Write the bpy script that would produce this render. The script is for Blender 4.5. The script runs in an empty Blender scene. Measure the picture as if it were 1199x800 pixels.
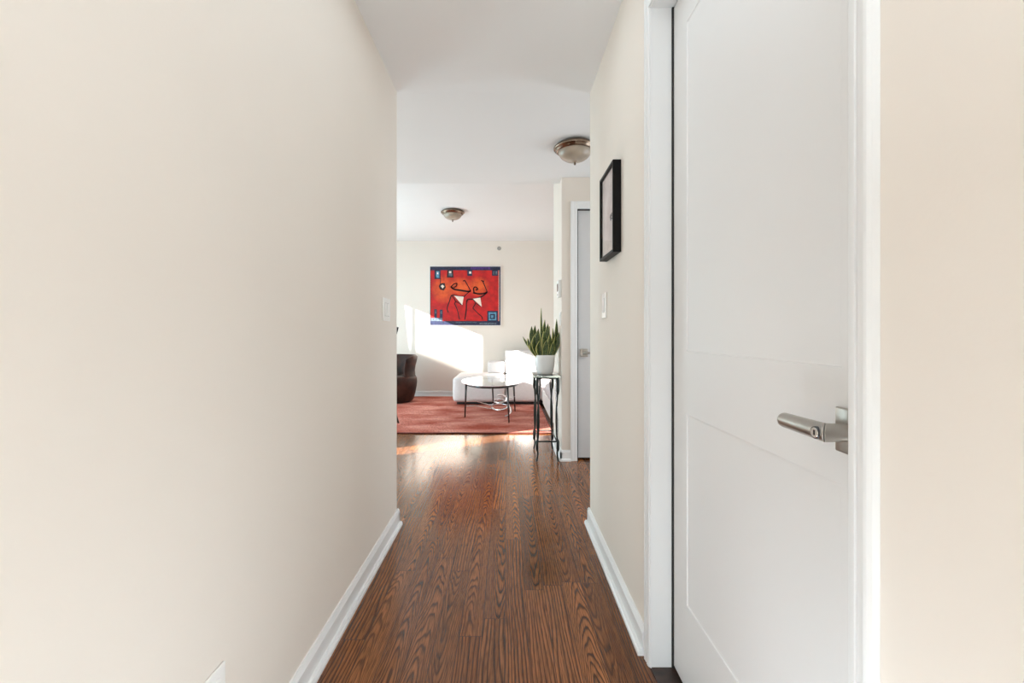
import bpy, bmesh, math, random
from mathutils import Vector, Matrix
random.seed(7)
PI = math.pi
scn = bpy.context.scene
COL = scn.collection

# ------------------------------------------------------------------ materials
def new_mat(name):
    m = bpy.data.materials.new(name); m.use_nodes = True
    nt = m.node_tree; b = nt.nodes['Principled BSDF']
    return m, nt, b

def N(nt, typ, **kw):
    n = nt.nodes.new(typ)
    for k, v in kw.items():
        setattr(n, k, v)
    return n

def math_n(nt, op, a, b=None, c=None, clamp=False):
    n = nt.nodes.new('ShaderNodeMath'); n.operation = op; n.use_clamp = clamp
    for i, v in enumerate((a, b, c)):
        if v is None: continue
        if isinstance(v, (int, float)): n.inputs[i].default_value = v
        else: nt.links.new(v, n.inputs[i])
    return n.outputs[0]

def ramp(nt, fac, stops, interp='LINEAR'):
    r = nt.nodes.new('ShaderNodeValToRGB'); r.color_ramp.interpolation = interp
    e = r.color_ramp.elements
    while len(e) < len(stops): e.new(0.5)
    for el, (p, c) in zip(e, stops):
        el.position = p; el.color = (c[0], c[1], c[2], 1)
    nt.links.new(fac, r.inputs[0])
    return r.outputs[0]

def mixc(nt, fac, a, b, mode='MIX'):
    n = nt.nodes.new('ShaderNodeMix'); n.data_type = 'RGBA'; n.blend_type = mode
    def put(sock, v):
        if isinstance(v, (int, float)): sock.default_value = v
        elif isinstance(v, (tuple, list)): sock.default_value = (v[0], v[1], v[2], 1)
        else: nt.links.new(v, sock)
    put(n.inputs[0], fac); put(n.inputs[6], a); put(n.inputs[7], b)
    return n.outputs[2]

def plain(name, col, rough=0.5, metal=0.0, var=0.04, scale=8.0, bump=0.0, bscale=60.0, coat=0.0, spec=0.5):
    """a paint / metal / cloth with a little procedural variation of its own colour"""
    m, nt, b = new_mat(name)
    tc = N(nt, 'ShaderNodeNewGeometry')
    nz = N(nt, 'ShaderNodeTexNoise'); nz.inputs['Scale'].default_value = scale; nz.inputs['Detail'].default_value = 3
    nt.links.new(tc.outputs['Position'], nz.inputs['Vector'])
    lo = tuple(c * (1 - var) for c in col); hi = tuple(min(1, c * (1 + var)) for c in col)
    nt.links.new(ramp(nt, nz.outputs['Fac'], [(0.3, lo), (0.7, hi)]), b.inputs['Base Color'])
    b.inputs['Roughness'].default_value = rough
    b.inputs['Metallic'].default_value = metal
    b.inputs['Specular IOR Level'].default_value = spec
    if coat: b.inputs['Coat Weight'].default_value = coat; b.inputs['Coat Roughness'].default_value = 0.1
    if bump:
        n2 = N(nt, 'ShaderNodeTexNoise'); n2.inputs['Scale'].default_value = bscale; n2.inputs['Detail'].default_value = 4
        nt.links.new(tc.outputs['Position'], n2.inputs['Vector'])
        bp = N(nt, 'ShaderNodeBump'); bp.inputs['Strength'].default_value = bump; bp.inputs['Distance'].default_value = 0.002
        nt.links.new(n2.outputs['Fac'], bp.inputs['Height']); nt.links.new(bp.outputs[0], b.inputs['Normal'])
    return m

M = {}
M['wall'] = plain('beige_wall_paint', (0.80, 0.738, 0.672), 0.75, var=0.012, scale=1.5, bump=0.08, bscale=140, spec=0.3)
M['ceil'] = plain('white_ceiling_paint', (0.80, 0.80, 0.80), 0.85, var=0.01, scale=1.0, bump=0.05, bscale=120, spec=0.2)
M['trim'] = plain('white_trim_enamel', (0.83, 0.835, 0.84), 0.35, var=0.01, scale=2)
M['casing'] = plain('dimmed_trim_enamel', (0.77, 0.775, 0.775), 0.4, var=0.008, scale=2)  # copy of the trim paint, darkened to offset too much light on it
M['door'] = plain('white_door_enamel', (0.77, 0.765, 0.76), 0.42, var=0.008, scale=2)
M['plate'] = plain('white_switch_plastic', (0.86, 0.85, 0.83), 0.3, var=0.005)
M['dark'] = plain('black_gap', (0.015, 0.014, 0.013), 0.7)
M['nickel'] = plain('satin_nickel', (0.46, 0.43, 0.39), 0.28, 1.0, var=0.05, scale=40)
M['nickel_lt'] = plain('polished_nickel', (0.75, 0.72, 0.68), 0.15, 1.0)
M['bronze'] = plain('brushed_bronze_nickel', (0.24, 0.18, 0.135), 0.22, 1.0, var=0.1, scale=20)
M['chrome'] = plain('chrome', (0.75, 0.75, 0.77), 0.12, 1.0)
M['gun'] = plain('dark_gunmetal', (0.075, 0.075, 0.08), 0.25, 0.8, var=0.15, scale=30)
M['iron'] = plain('dark_green_iron', (0.020, 0.026, 0.025), 0.3, 0.5, var=0.2, scale=30)
M['black'] = plain('black_lacquer_frame', (0.006, 0.005, 0.005), 0.45, spec=0.15)
M['pot'] = plain('white_ceramic', (0.80, 0.80, 0.80), 0.25, var=0.01, coat=0.3)
M['soil'] = plain('potting_soil', (0.04, 0.025, 0.015), 0.95, var=0.4, scale=90, bump=0.6)
M['sofa'] = plain('white_boucle_fabric', (0.72, 0.69, 0.69), 0.9, var=0.03, scale=30, bump=0.3, bscale=300, spec=0.15)
M['cushion'] = plain('white_cotton_cushion', (0.83, 0.81, 0.80), 0.9, var=0.02, scale=20, bump=0.2, bscale=300, spec=0.15)
M['shadefab'] = plain('shaded_sofa_fabric', (0.62, 0.57, 0.58), 0.9, var=0.08, scale=14, bump=0.3, bscale=250, spec=0.15)  # sofa fabric with the side seat's shade put into its colour
M['plinth'] = plain('black_sofa_plinth', (0.02, 0.015, 0.015), 0.6)
M['leather'] = plain('brown_leather', (0.040, 0.014, 0.009), 0.55, var=0.5, scale=9, bump=0.25, bscale=120, spec=0.3)
M['darkwood'] = plain('dark_stained_wood', (0.03, 0.014, 0.01), 0.35, var=0.3, scale=20)
M['thresh'] = plain('shaded_threshold_wood', (0.035, 0.017, 0.011), 0.35, var=0.4, scale=30)  # doorway shade put into this darker wood colour
M['curtain'] = plain('white_curtain_cloth', (0.8, 0.79, 0.77), 0.9)
M['blocker'] = plain('pale_blocker', (0.55, 0.5, 0.45), 0.9, var=0.1, scale=0.5)  # for the added mass outside the windows
M['lampglass'] = plain('frosted_alabaster_glass', (0.36, 0.30, 0.235), 0.35, var=0.12, scale=14, coat=0.3)
M['leaf'] = None

def leaf_mats():
    m, nt, b = new_mat('snake_plant_green')
    g = N(nt, 'ShaderNodeNewGeometry'); w = N(nt, 'ShaderNodeTexNoise')
    mp = N(nt, 'ShaderNodeMapping'); mp.inputs['Scale'].default_value = (14, 14, 60)
    nt.links.new(g.outputs['Position'], mp.inputs[0]); nt.links.new(mp.outputs[0], w.inputs['Vector'])
    w.inputs['Detail'].default_value = 2
    nt.links.new(ramp(nt, w.outputs['Fac'], [(0.35, (0.012, 0.028, 0.010)), (0.5, (0.05, 0.085, 0.02)), (0.65, (0.13, 0.17, 0.05))]), b.inputs['Base Color'])
    b.inputs['Roughness'].default_value = 0.35
    M['leaf'] = m
    M['leaf_edge'] = plain('snake_plant_yellow_margin', (0.50, 0.48, 0.16), 0.4, var=0.1, scale=30)
leaf_mats()

def glass(name, col, rough=0.0, tint=0.0):
    m, nt, b = new_mat(name)
    b.inputs['Base Color'].default_value = (*col, 1); b.inputs['Transmission Weight'].default_value = 1.0
    b.inputs['Roughness'].default_value = rough; b.inputs['IOR'].default_value = 1.5
    return m
M['glass'] = glass('clear_table_glass', (0.90, 0.96, 0.94))
M['glass_green'] = glass('green_edge_glass', (0.50, 0.60, 0.57))

def thin_glass(name):
    m, nt, b = new_mat(name)
    out = [n for n in nt.nodes if n.type == 'OUTPUT_MATERIAL'][0]
    tr = N(nt, 'ShaderNodeBsdfTransparent'); gl = N(nt, 'ShaderNodeBsdfGlossy'); gl.inputs['Roughness'].default_value = 0.03
    fr = N(nt, 'ShaderNodeLayerWeight'); fr.inputs[0].default_value = 0.5
    fa = math_n(nt, 'ADD', 0.03, math_n(nt, 'MULTIPLY', math_n(nt, 'POWER', fr.outputs['Facing'], 5.0), 0.6))
    mx = N(nt, 'ShaderNodeMixShader')
    nt.links.new(fa, mx.inputs[0]); nt.links.new(tr.outputs[0], mx.inputs[1]); nt.links.new(gl.outputs[0], mx.inputs[2])
    nt.links.new(mx.outputs[0], out.inputs[0])
    return m
M['pane'] = thin_glass('thin_window_glass')

def floor_mat():
    m, nt, b = new_mat('dark_stained_oak_strips')
    g = N(nt, 'ShaderNodeNewGeometry'); sp = N(nt, 'ShaderNodeSeparateXYZ'); nt.links.new(g.outputs['Position'], sp.inputs[0])
    W = 0.083
    xs = math_n(nt, 'DIVIDE', math_n(nt, 'ADD', sp.outputs[0], 20.012), W)
    i = math_n(nt, 'FLOOR', xs); fx = math_n(nt, 'FRACT', xs)
    w1 = N(nt, 'ShaderNodeTexWhiteNoise', noise_dimensions='1D'); nt.links.new(i, w1.inputs['W'])
    yo = math_n(nt, 'ADD', sp.outputs[1], math_n(nt, 'MULTIPLY', w1.outputs[0], 17.0))
    ys = math_n(nt, 'DIVIDE', math_n(nt, 'ADD', yo, 20.0), 1.05)
    j = math_n(nt, 'FLOOR', ys); fy = math_n(nt, 'FRACT', ys)
    cb = N(nt, 'ShaderNodeCombineXYZ'); nt.links.new(i, cb.inputs[0]); nt.links.new(j, cb.inputs[1])
    w2 = N(nt, 'ShaderNodeTexWhiteNoise', noise_dimensions='3D'); nt.links.new(cb.outputs[0], w2.inputs['Vector'])
    sc = N(nt, 'ShaderNodeSeparateColor'); nt.links.new(w2.outputs['Color'], sc.inputs[0])
    r1, r2, r3 = sc.outputs[0], sc.outputs[1], sc.outputs[2]
    # grain field: contours of a stretched noise give the cathedral arches of plain-sawn oak
    gx = math_n(nt, 'MULTIPLY', sp.outputs[0], 9.0); gy = math_n(nt, 'MULTIPLY', sp.outputs[1], 0.95)
    cv = N(nt, 'ShaderNodeCombineXYZ')
    nt.links.new(math_n(nt, 'ADD', gx, math_n(nt, 'MULTIPLY', r1, 40.0)), cv.inputs[0])
    nt.links.new(math_n(nt, 'ADD', gy, math_n(nt, 'MULTIPLY', r2, 40.0)), cv.inputs[1])
    nt.links.new(math_n(nt, 'MULTIPLY', r3, 30.0), cv.inputs[2])
    n1 = N(nt, 'ShaderNodeTexNoise'); nt.links.new(cv.outputs[0], n1.inputs['Vector'])
    n1.inputs['Scale'].default_value = 1.0; n1.inputs['Detail'].default_value = 2.0; n1.inputs['Roughness'].default_value = 0.40; n1.inputs['Distortion'].default_value = 0.0
    nA = N(nt, 'ShaderNodeTexNoise'); nA.inputs['Scale'].default_value = 1.0; nA.inputs['Detail'].default_value = 2.0; nA.inputs['Roughness'].default_value = 0.5
    vA = N(nt, 'ShaderNodeCombineXYZ')
    nt.links.new(math_n(nt, 'ADD', math_n(nt, 'MULTIPLY', sp.outputs[0], 16.0), math_n(nt, 'MULTIPLY', r2, 33.0)), vA.inputs[0])
    nt.links.new(math_n(nt, 'MULTIPLY', sp.outputs[1], 2.4), vA.inputs[1]); nt.links.new(math_n(nt, 'MULTIPLY', r1, 51.0), vA.inputs[2])
    nt.links.new(vA.outputs[0], nA.inputs['Vector'])
    xc = math_n(nt, 'SUBTRACT', fx, math_n(nt, 'ADD', 0.25, math_n(nt, 'MULTIPLY', r2, 0.5)))
    sg = math_n(nt, 'SUBTRACT', math_n(nt, 'MULTIPLY', math_n(nt, 'GREATER_THAN', r1, 0.5), 2.0), 1.0)
    phA = math_n(nt, 'ADD', math_n(nt, 'MULTIPLY', math_n(nt, 'MULTIPLY', sp.outputs[1], sg), math_n(nt, 'ADD', 7.0, math_n(nt, 'MULTIPLY', r3, 7.0))),
                 math_n(nt, 'MULTIPLY', math_n(nt, 'MULTIPLY', xc, xc), 17.0))
    phA = math_n(nt, 'ADD', phA, math_n(nt, 'MULTIPLY', nA.outputs['Fac'], 5.5))
    phB = math_n(nt, 'ADD', math_n(nt, 'MULTIPLY', fx, 6.0), math_n(nt, 'MULTIPLY', n1.outputs['Fac'], 8.0))
    isA = math_n(nt, 'GREATER_THAN', r3, 0.35)
    ph = math_n(nt, 'ADD', math_n(nt, 'MULTIPLY', isA, phA), math_n(nt, 'MULTIPLY', math_n(nt, 'SUBTRACT', 1.0, isA), phB))
    ring = math_n(nt, 'FRACT', ph)
    # sharp dark late-wood line with soft fade
    lines = ramp(nt, ring, [(0.0, (0.1, 0.1, 0.1)), (0.12, (0.85, 0.85, 0.85)), (0.3, (1, 1, 1)), (0.62, (0.85, 0.85, 0.85)), (0.86, (0.05, 0.05, 0.05)), (1.0, (0, 0, 0))])
    # pores
    cp = N(nt, 'ShaderNodeCombineXYZ')
    nt.links.new(math_n(nt, 'MULTIPLY', sp.outputs[0], 420.0), cp.inputs[0]); nt.links.new(math_n(nt, 'MULTIPLY', sp.outputs[1], 16.0), cp.inputs[1])
    nt.links.new(math_n(nt, 'MULTIPLY', r1, 9.0), cp.inputs[2])
    n2 = N(nt, 'ShaderNodeTexNoise'); nt.links.new(cp.outputs[0], n2.inputs['Vector']); n2.inputs['Scale'].default_value = 1.0; n2.inputs['Detail'].default_value = 2
    pores = ramp(nt, n2.outputs['Fac'], [(0.36, (0.45, 0.45, 0.45)), (0.52, (1, 1, 1))])
    # broad tone
    n3 = N(nt, 'ShaderNodeTexNoise'); nt.links.new(cv.outputs[0], n3.inputs['Vector']); n3.inputs['Scale'].default_value = 0.45; n3.inputs['Detail'].default_value = 1
    tone = ramp(nt, r1, [(0.0, (0.10, 0.031, 0.010)), (0.3, (0.21, 0.066, 0.019)), (0.6, (0.30, 0.100, 0.030)), (0.9, (0.46, 0.165, 0.050)), (1.0, (0.07, 0.026, 0.012))])
    light = mixc(nt, n3.outputs['Fac'], tone, (0.36, 0.135, 0.045))
    dark = mixc(nt, 0.92, light, (0.010, 0.003, 0.0015))
    cs = N(nt, 'ShaderNodeCombineXYZ')
    nt.links.new(math_n(nt, 'MULTIPLY', sp.outputs[0], 150.0), cs.inputs[0]); nt.links.new(math_n(nt, 'MULTIPLY', sp.outputs[1], 2.2), cs.inputs[1]); nt.links.new(math_n(nt, 'MULTIPLY', r3, 50.0), cs.inputs[2])
    n4 = N(nt, 'ShaderNodeTexNoise'); nt.links.new(cs.outputs[0], n4.inputs['Vector']); n4.inputs['Scale'].default_value = 1.0; n4.inputs['Detail'].default_value = 3
    streak = ramp(nt, n4.outputs['Fac'], [(0.34, (0.50, 0.46, 0.44)), (0.50, (0.95, 0.95, 0.95)), (0.70, (1.25, 1.25, 1.25))])
    light = mixc(nt, 0.60, light, streak, 'MULTIPLY')
    ls = math_n(nt, 'SUBTRACT', 1.0, math_n(nt, 'MULTIPLY', math_n(nt, 'SUBTRACT', 1.0, lines), math_n(nt, 'ADD', 0.70, math_n(nt, 'MULTIPLY', r2, 0.30))))
    c = mixc(nt, ls, dark, light)
    c = mixc(nt, 1.0, c, pores, 'MULTIPLY')
    ex = math_n(nt, 'MINIMUM', fx, math_n(nt, 'SUBTRACT', 1.0, fx))
    ey = math_n(nt, 'MINIMUM', fy, math_n(nt, 'SUBTRACT', 1.0, fy))
    seam = math_n(nt, 'MINIMUM', math_n(nt, 'DIVIDE', ex, 0.024), math_n(nt, 'DIVIDE', ey, 0.0018), clamp=False)
    seam = math_n(nt, 'MINIMUM', seam, 1.0)
    c = mixc(nt, seam, (0.018, 0.008, 0.005), c)
    nt.links.new(c, b.inputs['Base Color'])
    rg = math_n(nt, 'ADD', 0.135, math_n(nt, 'MULTIPLY', math_n(nt, 'SUBTRACT', 1.0, n2.outputs['Fac']), 0.10))
    nt.links.new(rg, b.inputs['Roughness'])
    b.inputs['Specular IOR Level'].default_value = 0.37; b.inputs['Coat Weight'].default_value = 0.15; b.inputs['Coat Roughness'].default_value = 0.07
    # relief: seams, pores, and the slow waviness of a site-finished floor
    wv = N(nt, 'ShaderNodeTexNoise'); wv.inputs['Scale'].default_value = 7.0; wv.inputs['Detail'].default_value = 1
    nt.links.new(g.outputs['Position'], wv.inputs['Vector'])
    h = math_n(nt, 'ADD', math_n(nt, 'MULTIPLY', seam, 0.5), math_n(nt, 'MULTIPLY', math_n(nt, 'MULTIPLY', lines, pores), 0.15))
    h = math_n(nt, 'ADD', h, math_n(nt, 'MULTIPLY', wv.outputs['Fac'], 0.7))
    h = math_n(nt, 'ADD', h, math_n(nt, 'MULTIPLY', r2, 0.8))
    bp = N(nt, 'ShaderNodeBump'); bp.inputs['Strength'].default_value = 0.20; bp.inputs['Distance'].default_value = 0.0014
    nt.links.new(h, bp.inputs['Height']); nt.links.new(bp.outputs[0], b.inputs['Normal']); nt.links.new(bp.outputs[0], b.inputs['Coat Normal'])
    return m
M['floor'] = floor_mat()

def rug_mat():
    m, nt, b = new_mat('terracotta_wool_rug')
    g = N(nt, 'ShaderNodeNewGeometry')
    mp = N(nt, 'ShaderNodeMapping'); mp.inputs['Scale'].default_value = (1.3, 2.4, 1.0); nt.links.new(g.outputs['Position'], mp.inputs[0])
    n = N(nt, 'ShaderNodeTexNoise'); n.inputs['Scale'].default_value = 1.6; n.inputs['Detail'].default_value = 4; nt.links.new(mp.outputs[0], n.inputs['Vector'])
    mp2 = N(nt, 'ShaderNodeMapping'); mp2.inputs['Scale'].default_value = (110.0, 26.0, 60.0); mp2.inputs['Rotation'].default_value = (0, 0, 0.35); nt.links.new(g.outputs['Position'], mp2.inputs[0])
    n2 = N(nt, 'ShaderNodeTexNoise'); n2.inputs['Scale'].default_value = 1.0; n2.inputs['Detail'].default_value = 3; nt.links.new(mp2.outputs[0], n2.inputs['Vector'])
    c1 = ramp(nt, n.outputs['Fac'], [(0.32, (0.38, 0.085, 0.055)), (0.48, (0.52, 0.18, 0.14)), (0.66, (0.68, 0.31, 0.25))])
    c2 = ramp(nt, n2.outputs['Fac'], [(0.34, (0.55, 0.48, 0.46)), (0.6, (1.08, 1.07, 1.06))])
    nt.links.new(mixc(nt, 1.0, c1, c2, 'MULTIPLY'), b.inputs['Base Color'])
    b.inputs['Roughness'].default_value = 1.0; b.inputs['Specular IOR Level'].default_value = 0.1
    bp = N(nt, 'ShaderNodeBump'); bp.inputs['Strength'].default_value = 0.8; bp.inputs['Distance'].default_value = 0.004
    nt.links.new(n2.outputs['Fac'], bp.inputs['Height']); nt.links.new(bp.outputs[0], b.inputs['Normal'])
    return m
M['rug'] = rug_mat()
M['rug_edge'] = plain('dark_rug_binding', (0.10, 0.020, 0.015), 0.9, var=0.3, scale=40)

# ------------------------------------------------------------------ mesh helpers
def obj(name, bm, mats, parent=None, smooth=False, bevel=0.0, seg=2):
    me = bpy.data.meshes.new(name)
    bmesh.ops.recalc_face_normals(bm, faces=bm.faces[:])
    bm.to_mesh(me); bm.free()
    if not isinstance(mats, (list, tuple)): mats = [mats]
    for m in mats: me.materials.append(m)
    o = bpy.data.objects.new(name, me); COL.objects.link(o)
    if parent is not None:
        o.parent = parent
    if bevel:
        md = o.modifiers.new('bevel', 'BEVEL'); md.width = bevel; md.segments = seg; md.limit_method = 'ANGLE'
    if smooth:
        for p in me.polygons: p.use_smooth = True
    return o

def box(bm, x0, x1, y0, y1, z0, z1, mi=0):
    v = [bm.verts.new(p) for p in ((x0, y0, z0), (x1, y0, z0), (x1, y1, z0), (x0, y1, z0), (x0, y0, z1), (x1, y0, z1), (x1, y1, z1), (x0, y1, z1))]
    for f in ((0, 1, 2, 3), (4, 5, 6, 7), (0, 1, 5, 4), (1, 2, 6, 5), (2, 3, 7, 6), (3, 0, 4, 7)):
        fc = bm.faces.new([v[k] for k in f]); fc.material_index = mi
    return v

def boxes(*bs):
    bm = bmesh.new()
    for b in bs: box(bm, *b)
    return bm

def rbox(bm, x0, x1, y0, y1, z0, z1, r, seg=4, mi=0):
    t = bmesh.new(); box(t, x0, x1, y0, y1, z0, z1)
    bmesh.ops.recalc_face_normals(t, faces=t.faces[:])
    bmesh.ops.bevel(t, geom=t.edges[:], offset=r, segments=seg, profile=0.5, affect='EDGES')
    merge(bm, t, mi)

def merge(bm, t, mi=0):
    mp = {}
    for v in t.verts: mp[v] = bm.verts.new(v.co)
    for f in t.faces:
        try:
            nf = bm.faces.new([mp[v] for v in f.verts]); nf.material_index = mi; nf.smooth = True
        except ValueError: pass
    t.free()

def lathe(bm, prof, cx=0, cy=0, cz=0, n=40, mi=0):
    rings = []
    for r, z in prof:
        if r < 1e-5: rings.append([bm.verts.new((cx, cy, cz + z))])
        else: rings.append([bm.verts.new((cx + r * math.cos(2 * PI * k / n), cy + r * math.sin(2 * PI * k / n), cz + z)) for k in range(n)])
    for a, b in zip(rings[:-1], rings[1:]):
        for k in range(n):
            k2 = (k + 1) % n
            vs = [a[0]] if len(a) == 1 else [a[k], a[k2]]
            vs += [b[0]] if len(b) == 1 else [b[k2], b[k]]
            if len(vs) >= 3:
                f = bm.faces.new(vs); f.material_index = mi; f.smooth = True

def tube(bm, pts, r, n=8, mi=0, closed=False, flat=None):
    """tube through pts; r number or list; flat=(a,b) scales the section"""
    pts = [Vector(p) for p in pts]; m = len(pts)
    rs = r if isinstance(r, (list, tuple)) else [r] * m
    rings = []; up = None
    for i, p in enumerate(pts):
        if closed: d = pts[(i + 1) % m] - pts[i - 1]
        else: d = pts[min(i + 1, m - 1)] - pts[max(i - 1, 0)]
        d.normalize()
        if up is None:
            up = Vector((0, 0, 1)) if abs(d.z) < 0.9 else Vector((0, 1, 0))
        s = d.cross(up); s.normalize(); u = s.cross(d); u.normalize(); up = u
        fa, fb = flat if flat else (1, 1)
        rings.append([bm.verts.new(p + rs[i] * (fa * math.cos(2 * PI * k / n) * s + fb * math.sin(2 * PI * k / n) * u)) for k in range(n)])
    pr = list(zip(rings[:-1], rings[1:]))
    if closed: pr.append((rings[-1], rings[0]))
    for a, b in pr:
        for k in range(n):
            f = bm.faces.new([a[k], a[(k + 1) % n], b[(k + 1) % n], b[k]]); f.material_index = mi; f.smooth = True
    if not closed:
        for rg in (rings[0], rings[-1]):
            f = bm.faces.new(rg); f.material_index = mi

def spline(pts, n=8):
    """Catmull-Rom through pts"""
    P = [Vector(p) for p in pts]; P = [2 * P[0] - P[1]] + P + [2 * P[-1] - P[-2]]
    out = []
    for i in range(1, len(P) - 2):
        for k in range(n):
            t = k / n; a, b, c, d = P[i - 1], P[i], P[i + 1], P[i + 2]
            out.append(0.5 * ((2 * b) + (c - a) * t + (2 * a - 5 * b + 4 * c - d) * t * t + (3 * b - a - 3 * c + d) * t ** 3))
    out.append(P[-2]); return out

def prism(bm, pts, axis, a0, a1, mi=0):
    """extrude a closed 2-D profile pts along axis ('x','y','z') from a0 to a1"""
    def P(p, a):
        return {'x': (a, p[0], p[1]), 'y': (p[0], a, p[1]), 'z': (p[0], p[1], a)}[axis]
    A = [bm.verts.new(P(p, a0)) for p in pts]; B = [bm.verts.new(P(p, a1)) for p in pts]
    n = len(pts)
    for k in range(n):
        f = bm.faces.new([A[k], A[(k + 1) % n], B[(k + 1) % n], B[k]]); f.material_index = mi
    for rg in (A, B[::-1]):
        f = bm.faces.new(rg); f.material_index = mi

def tag(o, label, cat, group=None):
    o['label'] = label; o['category'] = cat
    if group: o['group'] = group
    return o

def thing(name, label, cat, loc=(0, 0, 0), rz=0, group=None):
    o = bpy.data.objects.new(name, None); COL.objects.link(o)
    o.location = loc; o.rotation_euler = (0, 0, rz); o.empty_display_size = 0.1
    return tag(o, label, cat, group)

def struct(o, label=None, cat=None):
    o['kind'] = 'structure'
    if label: o['label'] = label
    if cat: o['category'] = cat
    return o

# ------------------------------------------------------------------ measures (metres; camera at origin looking +Y)
XL, XR = -0.6275, 0.473          # corridor walls
YL, YR = 2.52, 2.537             # their far ends
YC, XC, YC2 = 3.80, 0.465, 4.45  # foyer wall that faces us, its corner, how deep that wall is
YB = 7.63                        # living room back wall
XW = -3.0                        # window wall
XE = 2.3                         # far right side
YREAR = -1.9                     # wall behind the camera
HC, HF, HL = 2.466, 2.42, 2.67   # corridor ceiling, dropped edge, living ceiling
YD = 3.945                       # dropped ceiling ends

# ------------------------------------------------------------------ shell
bm = boxes((XW - 0.2, XE + 0.1, YREAR - 0.1, YB + 0.12, -0.05, 0.0))
struct(obj('floor', bm, M['floor']), 'dark red-brown stained oak strip floor running down the corridor', 'floor')

bm = bmesh.new()
prism(bm, [(YREAR - 0.1, HC), (YR, HC), (YD, HF), (YD, HL), (YB + 0.12, HL), (YB + 0.12, HL + 0.1), (YREAR - 0.1, HL + 0.1)], 'x', XW - 0.2, XE + 0.1)
struct(obj('ceiling', bm, M['ceil']), 'smooth white ceiling stepping up over the living room', 'ceiling')

# left corridor wall with the return that closes the living room side
bm = bmesh.new()
prism(bm, [(XL, YREAR), (XL, YL), (XW - 0.1, YL), (XW - 0.1, YL - 0.12), (XL - 0.12, YL - 0.12), (XL - 0.12, YREAR)], 'z', 0, HC)
struct(obj('wall_left', bm, M['wall']), 'long beige painted wall on the left of the corridor', 'wall')

# right corridor wall with door opening
DY0, DY1, DH = 0.607, 1.4565, 2.165
bm = bmesh.new()
for b in ((XR, XR + 0.12, YREAR, DY0 - 0.02, 0, HC), (XR, XR + 0.12, DY0 - 0.02, DY1 + 0.02, DH + 0.02, HC), (XR, XR + 0.12, DY1 + 0.02, YR, 0, HC),
          (XR + 0.12, XE + 0.1, YR - 0.12, YR, 0, HC)): box(bm, *b)
struct(obj('wall_right', bm, M['wall']), 'beige painted corridor wall on the right around the white door', 'wall')
bm = boxes((XR + 0.12, XR + 0.9, YREAR, DY0 - 0.1, 0, HC), )
bm.free()
# closet box behind the right door (closes the shell)
bm = boxes((XR + 0.35, XR + 0.39, 0.3, 1.8, 0, HC), (XR + 0.12, XR + 0.35, 0.3, 0.34, 0, HC), (XR + 0.12, XR + 0.35, 1.76, 1.8, 0, HC))
struct(obj('wall_closet', bm, M['wall']), 'plain wall behind the white corridor door', 'wall')

# foyer wall facing the camera (with a door) and its return
BX0, BX1, BH = 0.598, 1.42, 2.155
bm = bmesh.new()
for b in ((XC, BX0 - 0.015, YC, YC2, 0, HL), (BX0 - 0.015, BX1 + 0.015, YC, YC2, BH + 0.012, HL), (BX1 + 0.015, XE + 0.1, YC, YC2, 0, HL),
          (BX0 - 0.015, BX1 + 0.015, YC + 0.2, YC2, 0, BH + 0.012)): box(bm, *b)
struct(obj('wall_foyer', bm, M['wall']), 'beige wall end with the grey-white door beyond the corridor', 'wall')
struct(obj('wall_foyer_right', boxes((XE, XE + 0.1, YR, 2.75, 0, HL), (XE, XE + 0.1, 3.65, YB, 0, HL), (XE, XE + 0.1, 2.75, 3.65, 0, 0.3), (XE, XE + 0.1, 2.75, 3.65, 2.1, HL)), M['wall']), 'beige wall closing the rooms on the far right', 'wall')
struct(obj('wall_back', boxes((XW - 0.1, XE + 0.1, YB, YB + 0.12, 0, HL)), M['wall']), 'beige living room back wall with the red painting', 'wall')

# window wall: openings (y0, y1, z0, z1)
WH = 2.075
WIN = [(2.86, 3.165, 0.06, WH), (4.22, 5.65, 0.06, WH), (6.222, 6.857, 0.06, WH), (6.874, 7.02, 0.06, WH)]
bm = bmesh.new()
ycur = YL
for (a, c, z0, z1) in WIN:
    box(bm, XW - 0.05, XW, ycur, a, 0, HL); box(bm, XW - 0.05, XW, a, c, 0, z0); box(bm, XW - 0.05, XW, a, c, z1, HL); ycur = c
box(bm, XW - 0.05, XW, ycur, YB, 0, HL)
struct(obj('wall_window', bm, M['wall']), 'window wall on the living room\'s left, outside the view', 'wall')
for k, (a, c, z0, z1) in enumerate(WIN):
    bm = boxes((XW - 0.045, XW - 0.04, a, c, z0, z1))
    struct(obj('window_%d' % (k + 1), bm, M['pane']), 'tall clear window pane number %s on the living room\'s left wall' % ('one', 'two', 'three', 'four')[k], 'window')

# plain wall behind the camera
struct(obj('wall_rear', boxes((XL - 0.12, XR + 0.12, YREAR - 0.1, YREAR, 0, HC)), M['wall']), 'plain wall behind the camera', 'wall')

struct(obj('window_5', boxes((XE + 0.05, XE + 0.055, 2.75, 3.65, 0.3, 2.1)), M['pane']), 'window pane in the foyer\'s far right wall, outside the view', 'window')  # added to go with the foyer fill light, never in view

# curtain whose slanting edge trims the last window
bm = bmesh.new()
n = 40; rows = []
for zi in range(9):
    z = 0.05 + (2.2 - 0.05) * zi / 8
    e = 6.889 + z * 0.055
    row = []
    for k in range(n + 1):
        t = k / n; y = e + (7.45 - e) * t
        row.append(bm.verts.new((XW + 0.07 + 0.022 * math.sin(t * 44), y, z)))
    rows.append(row)
for r0, r1 in zip(rows[:-1], rows[1:]):
    for k in range(n): bm.faces.new([r0[k], r0[k + 1], r1[k + 1], r1[k]])
cur = obj('curtain', bm, M['curtain'], smooth=True)
md = cur.modifiers.new('solid', 'SOLIDIFY'); md.thickness = 0.003
tag(cur, 'white curtain hanging at the living room\'s far left window', 'curtain')

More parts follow.
